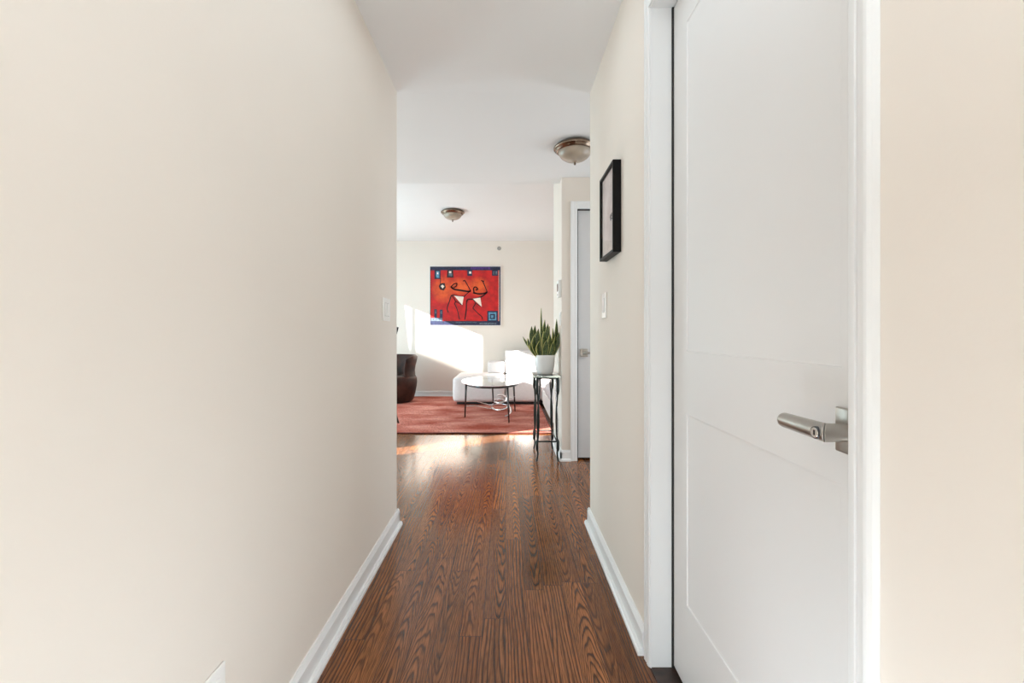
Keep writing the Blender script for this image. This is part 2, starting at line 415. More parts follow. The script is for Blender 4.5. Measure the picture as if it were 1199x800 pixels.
# added unseen mass outside the windows: its top lowers and softens the sun patch
XBD = -28.0
bm = boxes((XBD - 8, XBD, -7.62, 30, -20, 11.45), (XBD - 8, XBD, -9.95, -7.62, -20, 11.64))
struct(obj('sun_blocker', bm, M['blocker']), 'added mass outside the windows that cuts the sun patch, never in view', 'sun_blocker')

# ------------------------------------------------------------------ baseboards
BH_, BT, ST, SH = 0.092, 0.014, 0.030, 0.020
def base_prof(sgn):
    p = [(0, 0), (ST, 0), (ST, SH * 0.55), (ST - 0.006, SH), (BT, SH), (BT, BH_ - 0.018), (BT - 0.004, BH_ - 0.010), (BT - 0.008, BH_), (0, BH_)]
    return [(sgn * a, b) for a, b in p]
def base_y(bm, x, sgn, y0, y1):   # wall plane x, board on side sgn
    prism(bm, [(x + a, b) for a, b in base_prof(sgn)], 'y', y0, y1)
def base_x(bm, y, sgn, x0, x1):
    prism(bm, [(y + a, b) for a, b in base_prof(sgn)], 'x', x0, x1)
bm = bmesh.new(); base_y(bm, XL, 1, YREAR, YL + ST - 0.012); base_x(bm, YL, 1, XW, XL + BT)
struct(obj('baseboard_left', bm, M['trim']), 'white baseboard along the left corridor wall', 'baseboard')
bm = bmesh.new(); base_y(bm, XR, -1, 1.508, YR + 0.018); base_x(bm, YR, 1, XR - BT, XE); base_y(bm, XR, -1, YREAR, 0.56)
struct(obj('baseboard_right', bm, M['trim']), 'white baseboard along the right corridor wall', 'baseboard')
bm = bmesh.new(); base_x(bm, YC, -1, XC - BT, 0.54); base_y(bm, XC, -1, YC - BT, YC2 + BT); base_x(bm, YC, -1, 1.48, XE); base_x(bm, YC2, 1, XC - BT, XE)
struct(obj('baseboard_foyer', bm, M['trim']), 'white baseboard around the foyer wall corner', 'baseboard')
bm = bmesh.new(); base_x(bm, YB, -1, XW, XE)
struct(obj('baseboard_back', bm, M['trim']), 'white baseboard under the red painting wall', 'baseboard')

# ------------------------------------------------------------------ door casings and jambs
# right corridor door: casing faces -x, stands on wall plane XR
CF = 0.011
def cas_prof_y(y_in, y_out):      # profile in (x, y) for a vertical casing on wall XR; inner edge y_in
    s = 1 if y_out > y_in else -1; w = abs(y_out - y_in)
    def q(t, d): return (XR - d, y_in + s * t * w)
    return [(XR, y_in), q(0, CF - 0.004), q(0.10, CF - 0.001), q(0.34, CF), q(0.38, CF - 0.003), q(0.44, CF - 0.003), q(0.50, CF), q(0.70, CF + 0.0005), q(0.74, CF + 0.002), q(0.84, CF + 0.001), q(0.93, CF - 0.003), q(1.0, 0.001), (XR, y_out)]
bm = bmesh.new()
prism(bm, cas_prof_y(DY1, 1.506), 'z', 0, DH + 0.05)
prism(bm, cas_prof_y(DY0, 0.563), 'z', 0, DH + 0.05)
box(bm, XR - CF, XR, DY0 - 0.0, DY1 + 0.0, DH, DH + 0.05)
# jambs
box(bm, XR - 0.004, XR + 0.0642, DY1 - 0.004, DY1 + 0.02, 0, DH + 0.02)
box(bm, XR - 0.004, XR + 0.12, DY0 - 0.02, DY0 + 0.004, 0, DH + 0.02)
box(bm, XR - 0.004, XR + 0.12, DY0, DY1, DH - 0.004, DH + 0.02)
struct(obj('trim_1', bm, M['casing']), 'white moulded casing and jamb of the near door on the right', 'door trim')
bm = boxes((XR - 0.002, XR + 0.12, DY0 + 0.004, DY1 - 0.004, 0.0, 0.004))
struct(obj('trim_2', bm, M['thresh'], bevel=0.001), 'wooden threshold under the near door, darkened for the doorway shade', 'threshold')

# foyer door casing (faces -y)
bm = bmesh.new()
def cas_prof_x(x_in, x_out):
    s = 1 if x_out > x_in else -1; w = abs(x_out - x_in)
    def q(t, d): return (x_in + s * t * w, YC - d)
    return [(x_in, YC), q(0, 0.008), q(0.12, 0.011), q(0.6, 0.012), q(0.66, 0.016), q(1.0, 0.016), (x_out, YC)]
prism(bm, cas_prof_x(BX0, 0.540), 'z', 0, BH + 0.062)
prism(bm, cas_prof_x(BX1, 1.478), 'z', 0, BH + 0.062)
box(bm, BX0, BX1, YC - 0.012, YC, BH, BH + 0.045); box(bm, BX0, BX1, YC - 0.016, YC, BH + 0.045, BH + 0.062)
box(bm, BX0 - 0.014, BX0, YC - 0.002, YC + 0.12, 0, BH); box(bm, BX1, BX1 + 0.014, YC - 0.002, YC + 0.12, 0, BH); box(bm, BX0, BX1, YC - 0.002, YC + 0.12, BH, BH + 0.011)
struct(obj('trim_3', bm, M['trim']), 'white casing of the grey-white foyer door', 'door trim')
bm = boxes((BX0 + 0.0005, BX1 - 0.0005, YC + 0.075, YC + 0.118, 0.0, BH - 0.0005))  # black sheet stands in for shade seen through the gap
struct(obj('trim_4', bm, M['dark']), 'dark sheet behind the foyer door, standing in for shade in its gap', 'door trim')

# ------------------------------------------------------------------ doors
def door_bm(w, h, t, panels, bevel=0.007, depth=0.0038):
    """local: x 0..w, z 0..h, front face at y=0 looking -y, back at y=t. panels = (x0,x1,z0,z1)"""
    bm = bmesh.new()
    xs = sorted(set([0, w] + [p[0] for p in panels] + [p[1] for p in panels]))
    zs = sorted(set([0, h] + [p[2] for p in panels] + [p[3] for p in panels]))
    def inpanel(xa, xb, za, zb):
        for p in panels:
            if p[0] - 1e-6 <= xa and xb <= p[1] + 1e-6 and p[2] - 1e-6 <= za and zb <= p[3] + 1e-6: return True
        return False
    def quad(pts): bm.faces.new([bm.verts.new(p) for p in pts])
    for xa, xb in zip(xs[:-1], xs[1:]):
        for za, zb in zip(zs[:-1], zs[1:]):
            if not inpanel(xa, xb, za, zb): quad([(xa, 0, za), (xb, 0, za), (xb, 0, zb), (xa, 0, zb)])
    for (a, b, c, d) in panels:
        e = bevel; o = [(a, 0, c), (b, 0, c), (b, 0, d), (a, 0, d)]
        m_ = [(a + e * .25, depth * .8, c + e * .25), (b - e * .25, depth * .8, c + e * .25), (b - e * .25, depth * .8, d - e * .25), (a + e * .25, depth * .8, d - e * .25)]
        i = [(a + e, depth, c + e), (b - e, depth, c + e), (b - e, depth, d - e), (a + e, depth, d - e)]
        for k in range(4):
            k2 = (k + 1) % 4
            quad([o[k], o[k2], m_[k2], m_[k]]); quad([m_[k], m_[k2], i[k2], i[k]])
        quad(i)
    for q in ([(0, t, 0), (w, t, 0), (w, t, h), (0, t, h)], [(0, 0, 0), (0, t, 0), (0, t, h), (0, 0, h)], [(w, 0, 0), (w, t, 0), (w, t, h), (w, 0, h)],
              [(0, 0, 0), (w, 0, 0), (w, t, 0), (0, t, 0)], [(0, 0, h), (w, 0, h), (w, t, h), (0, t, h)]): quad(q)
    bmesh.ops.remove_doubles(bm, verts=bm.verts[:], dist=1e-5)
    return bm
XD = 0.543                       # front plane of the near door
d0, d1 = DY0 + 0.007, DY1 - 0.0095
dw = d1 - d0; dh = DH - 0.009 - 0.014
# local x runs from the far (hinge) edge towards the camera: rotate so that local -y looks to -x
bm = door_bm(dw, dh, 0.036, [(d1 - 1.344, d1 - 0.722, 1.042 - 0.014, dh - 0.115), (d1 - 1.344, d1 - 0.722, 0.272 - 0.014, 0.852 - 0.014)])
door1 = obj('door_1', bm, M['door'])
door1.location = (XD, d1, 0.014); door1.rotation_euler = (0, 0, -PI / 2)
struct(door1, 'near white two-panel door with a metal lever in the right corridor wall', 'door')
def dl(x, y, z): return (d1 - y, x - XD, z - 0.014)     # world -> door local

bm = boxes((XR + 0.0646, XR + 0.12, d1 + 0.0005, DY1 + 0.019, 0.0, DH - 0.005), (XD + 0.002, XD + 0.03, d0, d1, DH - 0.0085, DH - 0.0045))  # black strips stand in for the shade between door and jamb
struct(obj('trim_5', bm, M['dark']), 'dark strip put in as the shadow gap around the near white door', 'door trim')
def lever_set():
    # rosette
    cy, cz = 0.7005, 0.943
    bm = bmesh.new()
    a = dl(XD, cy + 0.0245, cz - 0.036); c = dl(XD - 0.009, cy - 0.030, cz + 0.036)
    rbox(bm, a[0], c[0], c[1], a[1], a[2], c[2], 0.003, 3)
    h = obj('door_handle', bm, M['nickel'], door1, smooth=True); h['label'] = 'satin metal lever set with square rosette'
    # neck and grip: one bar diameter, joined by a mitre
    ym, xm = 0.693, 0.496
    def mitre_bar(name, mat, along, far, r_far, r0=0.0146, n=40, near_shift=0.0):
        bm = bmesh.new(); rings = []
        for t in (0.0, 0.04, 0.5, 0.96, 1.0):
            ring = []
            for k in range(n):
                a_ = 2 * PI * k / n; r = (r0 + (r_far - r0) * t) * (0.95 if t == 1.0 else 1.0)
                if along == 'x':
                    dy, dz = r * math.cos(a_), r * math.sin(a_)
                    x0 = xm + dy * 0.88 + near_shift; ring.append(bm.verts.new(dl(x0 + (far - x0) * t, ym + dy, cz + dz)))
                else:
                    dx, dz = r * math.cos(a_), r * math.sin(a_)
                    y0 = ym + dx * 1.136 + near_shift; ring.append(bm.verts.new(dl(xm + dx, y0 + (far - y0) * t, cz + dz)))
            rings.append(ring)
        for q, w_ in zip(rings[:-1], rings[1:]):
            for k in range(n):
                f = bm.faces.new([q[k], q[(k + 1) % n], w_[(k + 1) % n], w_[k]]); f.smooth = True
        bm.faces.new(rings[0]); bm.faces.new(rings[-1])
        obj(name, bm, mat, h)
    mitre_bar('neck', M['nickel'], 'x', XD - 0.008, 0.0135, near_shift=0.0009)
    mitre_bar('lever', M['nickel'], 'y', cy + 0.096, 0.0130)
    # key cylinder set in the front of the grip
    bm = bmesh.new()
    x = xm - 0.0138
    cy = 0.6945
    tube(bm, [dl(x + 0.006, cy, cz), dl(x - 0.0018, cy, cz)], [0.0098, 0.0095], 28)
    obj('cylinder_ring', bm, M['gun'], h)
    bm = bmesh.new()
    tube(bm, [dl(x + 0.004, cy, cz), dl(x - 0.0026, cy, cz)], [0.0080, 0.0078], 28)
    kc = obj('key_cylinder', bm, M['nickel_lt'], h)
    bm = bmesh.new()
    p = dl(x - 0.0030, cy, cz); box(bm, p[0] - 0.0016, p[0] + 0.0016, p[1], p[1] + 0.001, p[2] - 0.004, p[2] + 0.004)
    obj('keyhole', bm, M['dark'], h)
lever_set()

bw = BX1 - BX0 - 0.010; bh = BH - 0.022
bm = door_bm(bw - 0.004, bh - 0.003, 0.04, [(0.11, bw - 0.114, 1.03, bh - 0.13), (0.11, bw - 0.114, 0.24, 0.83)])
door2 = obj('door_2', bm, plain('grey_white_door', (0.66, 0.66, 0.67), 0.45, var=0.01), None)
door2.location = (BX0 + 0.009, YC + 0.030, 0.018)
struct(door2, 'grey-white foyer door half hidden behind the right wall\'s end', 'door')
bm = boxes((BX0 + 0.0003, BX0 + 0.0087, YC + 0.012, YC + 0.05, 0.02, BH - 0.001), (BX0 + 0.009, BX1 - 0.001, YC + 0.012, YC + 0.05, BH - 0.0065, BH - 0.0005))  # black strips stand in for shade around the foyer door leaf
struct(obj('trim_6', bm, M['dark']), 'dark strip standing in for the shade gap around the foyer door', 'door trim')
bm = bmesh.new(); rbox(bm, 0.022, 0.088, -0.010, 0.0, 0.870, 0.938, 0.003, 2)
hh = obj('door_handle', bm, M['nickel'], door2)
bm = bmesh.new(); tube(bm, [(0.055, -0.008, 0.904), (0.055, -0.050, 0.904)], 0.011, 16); tube(bm, [(0.045, -0.050, 0.904), (0.17, -0.054, 0.904)], 0.010, 16)
obj('lever', bm, M['nickel'], hh)

# ------------------------------------------------------------------ switches, outlet, thermostat, sprinkler
def rocker_plate(name, label, gangs, w, h, loc, rz):
    """local: plate in the x-z plane, front looks -y"""
    t = thing(name, label, 'light switch', loc, rz)
    bm = bmesh.new(); rbox(bm, -w / 2, w / 2, -0.007, 0, -h / 2, h / 2, 0.003, 3)
    obj('cover_plate', bm, M['plate'], t, smooth=False)
    for g in range(gangs):
        cx = (g - (gangs - 1) / 2) * 0.046
        bm = bmesh.new()
        box(bm, cx - 0.0175, cx + 0.0175, -0.0075, 0, -0.034, 0.034, 0)
        prism(bm, [(-0.007, -0.032), (-0.0125, -0.032), (-0.0085, 0.0), (-0.0105, 0.032), (-0.007, 0.032)], 'x', cx - 0.0158, cx + 0.0158, 1)
        obj('rocker', bm, [M['greyline'], M['plate']], t)
    return t
M['greyline'] = plain('grey_gap_plastic', (0.45, 0.44, 0.42), 0.5)
rocker_plate('light_switch', 'white double rocker switch on the left corridor wall near its far end', 2, 0.128, 0.118, (XL, 2.292, 1.216), PI / 2)
rocker_plate('light_switch', 'white single rocker switch on the right wall under the small black frame', 1, 0.085, 0.122, (XR, 2.150, 1.229), -PI / 2)
rocker_plate('light_switch', 'white switch on the bright wall return above the snake plant, below the thermostat', 1, 0.075, 0.118, (XC, 3.885, 1.215), -PI / 2)

t = thing('wall_outlet', 'white wall outlet low on the left wall at the bottom edge of the photo', 'outlet', (XL, 0.945, 0.318), PI / 2)
bm = bmesh.new(); rbox(bm, -0.036, 0.036, -0.006, 0, -0.058, 0.058, 0.003, 3); obj('cover_plate', bm, M['plate'], t)
for dz in (-0.021, 0.021):
    bm = bmesh.new(); rbox(bm, -0.017, 0.017, -0.0085, 0, dz - 0.015, dz + 0.015, 0.004, 3)
    for sx in (-0.0065, 0.0065): box(bm, sx - 0.001, sx + 0.001, -0.0092, -0.008, dz - 0.004, dz + 0.007, 1)
    obj('socket', bm, [M['plate'], M['dark']], t)

t = thing('thermostat', 'small white thermostat with a dark display on the bright wall return', 'thermostat', (XC, 3.875, 1.475), -PI / 2)
bm = bmesh.new(); rbox(bm, -0.055, 0.055, -0.026, 0, -0.075, 0.075, 0.006, 3); obj('housing', bm, M['plate'], t)
bm = boxes((-0.032, 0.032, -0.0275, -0.0255, -0.02, 0.045)); obj('display', bm, M['gun'], t)
bm = bmesh.new()
for k in range(3): box(bm, -0.024 + k * 0.018, -0.012 + k * 0.018, -0.029, -0.0255, -0.055, -0.045)
obj('button_row', bm, M['greyline'], t)

s_b = 520 / YB
t = thing('sprinkler', 'tiny round sprinkler head high on the back wall right of the painting', 'sprinkler', ((584.5 - 594) / s_b, YB, 1.1 + (389 - 291) / s_b))
bm = bmesh.new()
tb = bmesh.new(); lathe(tb, [(0.0, 0.0), (0.035, 0.0), (0.035, 0.004), (0.022, 0.008), (0.012, 0.009), (0.0, 0.009)], n=28)
bmesh.ops.rotate(tb, verts=tb.verts[:], cent=(0, 0, 0), matrix=Matrix.Rotation(PI / 2, 3, 'X')); merge(bm, tb)
obj('escutcheon', bm, plain('sprinkler_grey', (0.38, 0.36, 0.34), 0.4), t)
bm = bmesh.new(); tube(bm, [(0, -0.008, 0), (0, -0.03, 0)], 0.006, 12); box(bm, -0.014, 0.014, -0.033, -0.030, -0.003, 0.012)
obj('deflector', bm, M['nickel'], t)

# ------------------------------------------------------------------ small box frame on the right wall
FY0, FY1, FZ0, FZ1, FT = 1.843, 2.109, 1.434, 1.818, 0.035
t = thing('picture_frame', 'small black box frame hung on the right corridor wall', 'picture frame', (XR, (FY0 + FY1) / 2, FZ0), -PI / 2)
w = FY1 - FY0; h = FZ1 - FZ0; rw = 0.012
bm = bmesh.new()
box(bm, -w / 2, -w / 2 + rw, -FT, 0, 0, h); box(bm, w / 2 - rw, w / 2, -FT, 0, 0, h)
box(bm, -w / 2 + rw, w / 2 - rw, -FT, 0, 0, rw); box(bm, -w / 2 + rw, w / 2 - rw, -FT, 0, h - rw, h)
obj('frame', bm, M['black'], t, bevel=0.001)
def print_mat():
    m, nt, b = new_mat('pale_faded_print')
    g = N(nt, 'ShaderNodeNewGeometry'); n = N(nt, 'ShaderNodeTexNoise'); n.inputs['Scale'].default_value = 9; n.inputs['Detail'].default_value = 5
    nt.links.new(g.outputs['Position'], n.inputs['Vector'])
    nt.links.new(ramp(nt, n.outputs['Fac'], [(0.35, (0.55, 0.45, 0.42)), (0.55, (0.70, 0.60, 0.56)), (0.7, (0.78, 0.70, 0.67))]), b.inputs['Base Color'])
    b.inputs['Roughness'].default_value = 0.6
    return m
bm = boxes((-w / 2 + rw, w / 2 - rw, -0.022, -0.015, rw, h - rw)); pr = obj('print', bm, print_mat(), t)
# small dark mark on the print
bm = bmesh.new(); zc = 1.1 + (389 - 252) / 274 - FZ0; xm = 0.055
tube(bm, spline([(xm - 0.020, -0.0228, zc - 0.004), (xm - 0.010, -0.0228, zc + 0.010), (xm + 0.004, -0.0228, zc + 0.002), (xm + 0.014, -0.0228, zc + 0.011), (xm + 0.022, -0.0228, zc - 0.004)]), 0.0036, 6)
tube(bm, spline([(xm - 0.012, -0.0228, zc - 0.012), (xm, -0.0228, zc - 0.006), (xm + 0.014, -0.0228, zc - 0.012)]), 0.0036, 6)
obj('drawn_mark', bm, M['black'], pr)
bm = boxes((-w / 2 + rw, w / 2 - rw, -0.030, -0.028, rw, h - rw)); obj('glass_pane', bm, M['pane'], t)

# ------------------------------------------------------------------ ceiling lights
def ceiling_lamp(label, loc):
    t = thing('ceiling_light', label, 'ceiling light', loc, 0, None)
    bm = bmesh.new()
    lathe(bm, [(0.0, 0.0), (0.128, 0.0), (0.134, -0.004), (0.140, -0.012), (0.150, -0.018), (0.153, -0.026), (0.147, -0.034), (0.136, -0.038), (0.133, -0.046), (0.124, -0.050), (0.118, -0.050), (0.112, -0.040), (0.0, -0.036)], n=56)
    obj('metal_pan', bm, M['bronze'], t)
    bm = bmesh.new()
    lathe(bm, [(0.117, -0.046), (0.118, -0.052), (0.112, -0.070), (0.098, -0.088), (0.075, -0.104), (0.045, -0.114), (0.018, -0.118), (0.0, -0.118)], n=56)
    obj('glass_bowl', bm, M['lampglass'], t)
    bm = bmesh.new()
    lathe(bm, [(0.0, -0.112), (0.013, -0.115), (0.014, -0.120), (0.008, -0.124), (0.006, -0.130), (0.009, -0.135), (0.006, -0.142), (0.0, -0.146)], n=20)
    obj('finial', bm, M['bronze'], t)
    return t
ceiling_lamp('near domed ceiling light with bronze rim, partly behind the right wall', (0.485, 3.19, HC - 0.047 * (3.19 - YR) / (YD - YR)))
ceiling_lamp('small far domed ceiling light over the living room', ((530 - 594) / 90.5, 520 / 90.5, HL))

# ------------------------------------------------------------------ painting on the back wall
def painting():
    PX0, PX1, PZ0, PZ1 = -1.322, -0.117, 1.217, 2.222
    W = PX1 - PX0; H = PZ1 - PZ0
    m, nt, b = new_mat('painted_red_canvas')
    tc = N(nt, 'ShaderNodeTexCoord'); sp = N(nt, 'ShaderNodeSeparateXYZ'); nt.links.new(tc.outputs['Object'], sp.inputs[0])
    def blob(cx, cz, rx, rz):
        a = math_n(nt, 'DIVIDE', math_n(nt, 'SUBTRACT', sp.outputs[0], cx), rx); c = math_n(nt, 'DIVIDE', math_n(nt, 'SUBTRACT', sp.outputs[2], cz), rz)
        d = math_n(nt, 'ADD', math_n(nt, 'MULTIPLY', a, a), math_n(nt, 'MULTIPLY', c, c))
        return math_n(nt, 'SUBTRACT', 1.0, d, clamp=True)
    def u(px): return (px - 88) / 714 * W
    def v(py): return (715 - py) / 597 * H
    f = math_n(nt, 'MAXIMUM', blob(u(225), v(350), 0.22, 0.26), math_n(nt, 'MAXIMUM', blob(u(390), v(320), 0.26, 0.17), blob(u(580), v(320), 0.2, 0.18)))
    n = N(nt, 'ShaderNodeTexNoise'); n.inputs['Scale'].default_value = 14; n.inputs['Detail'].default_value = 4; nt.links.new(tc.outputs['Object'], n.inputs['Vector'])
    f = math_n(nt, 'MULTIPLY', f, math_n(nt, 'ADD', 0.08, n.outputs['Fac']), clamp=True)
    red = ramp(nt, n.outputs['Fac'], [(0.3, (0.38, 0.003, 0.004)), (0.7, (0.62, 0.006, 0.005))])
    nt.links.new(mixc(nt, f, red, (0.85, 0.16, 0.02)), b.inputs['Base Color']); b.inputs['Roughness'].default_value = 0.5
    mats = [m, plain('painted_navy', (0.012, 0.017, 0.055), 0.5, var=0.6, scale=25), plain('painted_black_line', (0.02, 0.004, 0.008), 0.5),
            plain('painted_white', (0.85, 0.72, 0.62), 0.5, var=0.1), plain('painted_blue', (0.10, 0.28, 0.42), 0.5, var=0.5, scale=40), plain('painted_purple', (0.06, 0.02, 0.16), 0.5, var=0.5, scale=30),
            plain('white_canvas_edge', (0.8, 0.78, 0.76), 0.6), plain('painted_slate', (0.09, 0.12, 0.16), 0.5, var=0.7, scale=40)]
    bm = bmesh.new()
    T = 0.03
    box(bm, -0.012, W + 0.012, -T + 0.002, 0, -0.012, H + 0.012, 6)
    box(bm, 0, W, -T, -T + 0.003, 0, H, 0)
    lay = [0]
    def poly(pts, mi, l=1):
        vs = [bm.verts.new((u(x), -T - 0.0006 * l, v(y))) for x, y in pts]; fc = bm.faces.new(vs); fc.material_index = mi
    def rect(x0, y0, x1, y1, mi, l=1): poly([(x0, y0), (x1, y0), (x1, y1), (x0, y1)], mi, l)
    def line(pts, wd, mi=2, l=3):
        pts = [(p.x, p.y) for p in spline([(a, c, 0) for a, c in pts], 5)]
        for (xa, ya), (xb, yb) in zip(pts[:-1], pts[1:]):
            dx, dy = xb - xa, yb - ya; L = math.hypot(dx, dy) or 1; nx, ny = -dy / L * wd / 2, dx / L * wd / 2; ex, ey = dx / L * wd * .2, dy / L * wd * .2
            poly([(xa + nx - ex, ya + ny - ey), (xb + nx + ex, yb + ny + ey), (xb - nx + ex, yb - ny + ey), (xa - nx - ex, ya - ny - ey)], mi, l)
    rect(88, 118, 802, 156, 1); rect(500, 122, 700, 146, 5, 2); rect(250, 124, 430, 140, 1, 2)
    rect(88, 672, 802, 715, 1); rect(345, 684, 560, 690, 7, 2); rect(590, 690, 760, 704, 7, 2)
    rect(88, 156, 96, 672, 2); rect(788, 156, 802, 672, 1); rect(784, 156, 788, 672, 3, 1)
    rect(132, 156, 195, 245, 1); rect(150, 166, 182, 232, 4, 2); rect(158, 178, 172, 196, 3, 3)
    poly([(262, 156), (322, 156), (328, 232), (258, 230)], 2); rect(280, 164, 304, 186, 3, 2); rect(276, 190, 312, 216, 7, 2)
    rect(466, 156, 516, 214, 1); rect(484, 168, 506, 190, 3, 2)
    rect(716, 152, 776, 212, 1); rect(728, 164, 742, 200, 7, 2); rect(752, 166, 768, 198, 7, 2)
    rect(130, 552, 158, 672, 1); rect(140, 562, 150, 596, 7, 2); rect(186, 556, 216, 672, 1); rect(196, 570, 208, 600, 7, 2)
    rect(668, 568, 776, 676, 1); rect(682, 584, 760, 664, 4, 2); rect(696, 598, 746, 652, 1, 3); rect(706, 612, 730, 640, 4, 4)
    rect(96, 640, 216, 672, 7, 2)
    # ring with a white heart
    poly([(176, 318), (190, 290), (236, 284), (248, 330), (228, 362), (190, 352)], 2, 3)
    poly([(196, 316), (214, 302), (234, 318), (216, 342)], 3, 4)
    line([(192, 290), (196, 240)], 7)
    # first figure
    line([(300, 326), (330, 296), (360, 290), (352, 320), (326, 330)], 11)
    line([(300, 322), (330, 348), (400, 360), (480, 372), (498, 362)], 17)
    line([(498, 362), (470, 310), (440, 262), (425, 268)], 9)
    line([(495, 368), (455, 400), (432, 428)], 9)
    line([(432, 424), (380, 420), (310, 410), (286, 470), (262, 540), (274, 585)], 10)
    line([(310, 408), (345, 470), (336, 492)], 9)
    line([(336, 492), (365, 560), (386, 655)], 9)
    poly([(333, 415), (430, 425), (415, 510)], 3, 4); line([(345, 470), (415, 510)], 7)
    # second figure
    line([(534, 380), (530, 340), (548, 326), (572, 346), (552, 358)], 12)
    line([(528, 384), (580, 396), (640, 390), (666, 378)], 16)
    line([(620, 262), (645, 320), (668, 378)], 9); line([(605, 260), (634, 270)], 8)
    line([(666, 384), (600, 430), (520, 450), (464, 460), (455, 560), (442, 655)], 12)
    line([(525, 450), (548, 490), (522, 540)], 9)
    line([(522, 540), (570, 590), (612, 628), (618, 655)], 9)
    poly([(523, 446), (598, 434), (612, 528)], 3, 4); line([(548, 490), (612, 528)], 7)
    o = obj('painting', bm, mats); o.location = (PX0, YB - 0.001, PZ0)
    tag(o, 'red abstract painting with two horned creatures on the back wall', 'painting')
painting()

# ------------------------------------------------------------------ rug
bm = bmesh.new()
rx0, rx1, ry0, ry1 = -2.55, 0.488, 4.80, 7.50
NX, NY = 60, 50; g = []
for j in range(NY + 1):
    row = []
    for i in range(NX + 1):
        x = rx0 + (rx1 - rx0) * i / NX; y = ry0 + (ry1 - ry0) * j / NY
        row.append(bm.verts.new((x, y + 0.004 * math.sin(x * 9) * (j == 0), 0.014 + 0.0012 * math.sin(i * 2.1) * math.sin(j * 1.7))))
    g.append(row)
for j in range(NY):
    for i in range(NX): bm.faces.new([g[j][i], g[j][i + 1], g[j + 1][i + 1], g[j + 1][i]])
brd = [g[0][i] for i in range(NX + 1)] + [g[j][NX] for j in range(1, NY + 1)] + [g[NY][i] for i in range(NX - 1, -1, -1)] + [g[j][0] for j in range(NY - 1, 0, -1)]
low = [bm.verts.new((v.co.x, v.co.y, 0.0005)) for v in brd]
for k in range(len(brd)):
    k2 = (k + 1) % len(brd); bm.faces.new([brd[k], brd[k2], low[k2], low[k]])
bm.faces.new(low)
rug = obj('rug', bm, M['rug']); tag(rug, 'large terracotta red woven rug under the glass coffee table', 'rug')
bm = bmesh.new()
tube(bm, [(x / 20 * (rx1 - rx0) + rx0, ry0 - 0.001 + 0.004 * math.sin((x / 20 * (rx1 - rx0) + rx0) * 9), 0.0075) for x in range(21)], 0.0075, 8)
tube(bm, [(rx1, ry0, 0.0075), (rx1, ry1, 0.0075)], 0.0075, 8)
obj('bound_edge', bm, M['rug_edge'], rug)

# ------------------------------------------------------------------ sectional sofa
def soft(bm, x0, x1, y0, y1, z0, z1, r=0.05, puff=0.012, n=14, mi=0, wr=0.0):
    """upholstered block: rounded box, faces puffed a little and slightly wrinkled"""
    t = bmesh.new(); bmesh.ops.create_cube(t, size=2.0)
    bmesh.ops.subdivide_edges(t, edges=t.edges[:], cuts=n, use_grid_fill=True)
    hx, hy, hz = (x1 - x0) / 2, (y1 - y0) / 2, (z1 - z0) / 2; c = Vector(((x0 + x1) / 2, (y0 + y1) / 2, (z0 + z1) / 2))
    rr = min(r, hx, hy, hz)
    for v in t.verts:
        q = Vector((v.co.x, v.co.y, v.co.z))
        f = [(1 - q[k] * q[k]) for k in range(3)]
        p = Vector((q.x * hx, q.y * hy, q.z * hz))
        inner = Vector((max(-hx + rr, min(hx - rr, p.x)), max(-hy + rr, min(hy - rr, p.y)), max(-hz + rr, min(hz - rr, p.z))))
        d = p - inner
        if d.length > 1e-6: p = inner + d.normalized() * rr
        if abs(q.z) > 0.999: p.z += math.copysign(puff * f[0] * f[1], q.z)
        if abs(q.y) > 0.999: p.y += math.copysign(puff * f[0] * f[2], q.y)
        if abs(q.x) > 0.999: p.x += math.copysign(puff * f[1] * f[2], q.x)
        if wr: p += Vector((0, 0, wr * math.sin(p.x * 23 + p.y * 11) * math.sin(p.y * 17)))
        v.co = p + c
    merge(bm, t, mi)
sofa = thing('sectional_sofa', 'low white block sectional sofa in the corner beyond the glass table', 'sofa', (0.3, 7.0, 0))
def S(name, fn, mat):
    bm = bmesh.new(); fn(bm); o = obj(name, bm, mat, sofa, smooth=True)
    o.matrix_parent_inverse = Matrix.Translation((-0.3, -7.0, 0)); return o
S('plinth', lambda b: (box(b, -0.76, 1.35, 6.68, 7.50, 0.016, 0.065)), M['plinth'])
S('ottoman_block', lambda b: soft(b, -0.815, -0.035, 6.60, 7.50, 0.055, 0.425, 0.055, 0.012), M['sofa'])
S('seat_block', lambda b: soft(b, -0.030, 0.50, 6.62, 7.50, 0.055, 0.43, 0.05, 0.010), M['sofa'])
S('corner_block', lambda b: soft(b, 0.505, 1.38, 6.62, 7.50, 0.055, 0.43, 0.05, 0.010), M['sofa'])
S('backrest', lambda b: soft(b, -0.035, 1.38, 7.34, 7.55, 0.42, 0.80, 0.025, 0.004), M['sofa'])
S('side_base', lambda b: (soft(b, 0.52, 1.38, 5.15, 6.60, 0.03, 0.24, 0.03, 0.004)), M['cushion'])
S('side_seat_cushion', lambda b: soft(b, 0.525, 1.36, 5.14, 6.585, 0.235, 0.40, 0.05, 0.012, wr=0.002), M['shadefab'])
S('side_backrest', lambda b: soft(b, 1.20, 1.40, 5.15, 7.30, 0.38, 0.78, 0.05, 0.01), M['sofa'])

# low boxy cushion on the ottoman
bm = bmesh.new(); soft(bm, -0.32, -0.045, 7.22, 7.52, 0.425, 0.62, 0.035, 0.006)
c1 = obj('back_cushion', bm, M['sofa'], smooth=True); tag(c1, 'low square pale cushion on the sofa beside the big white one', 'cushion')
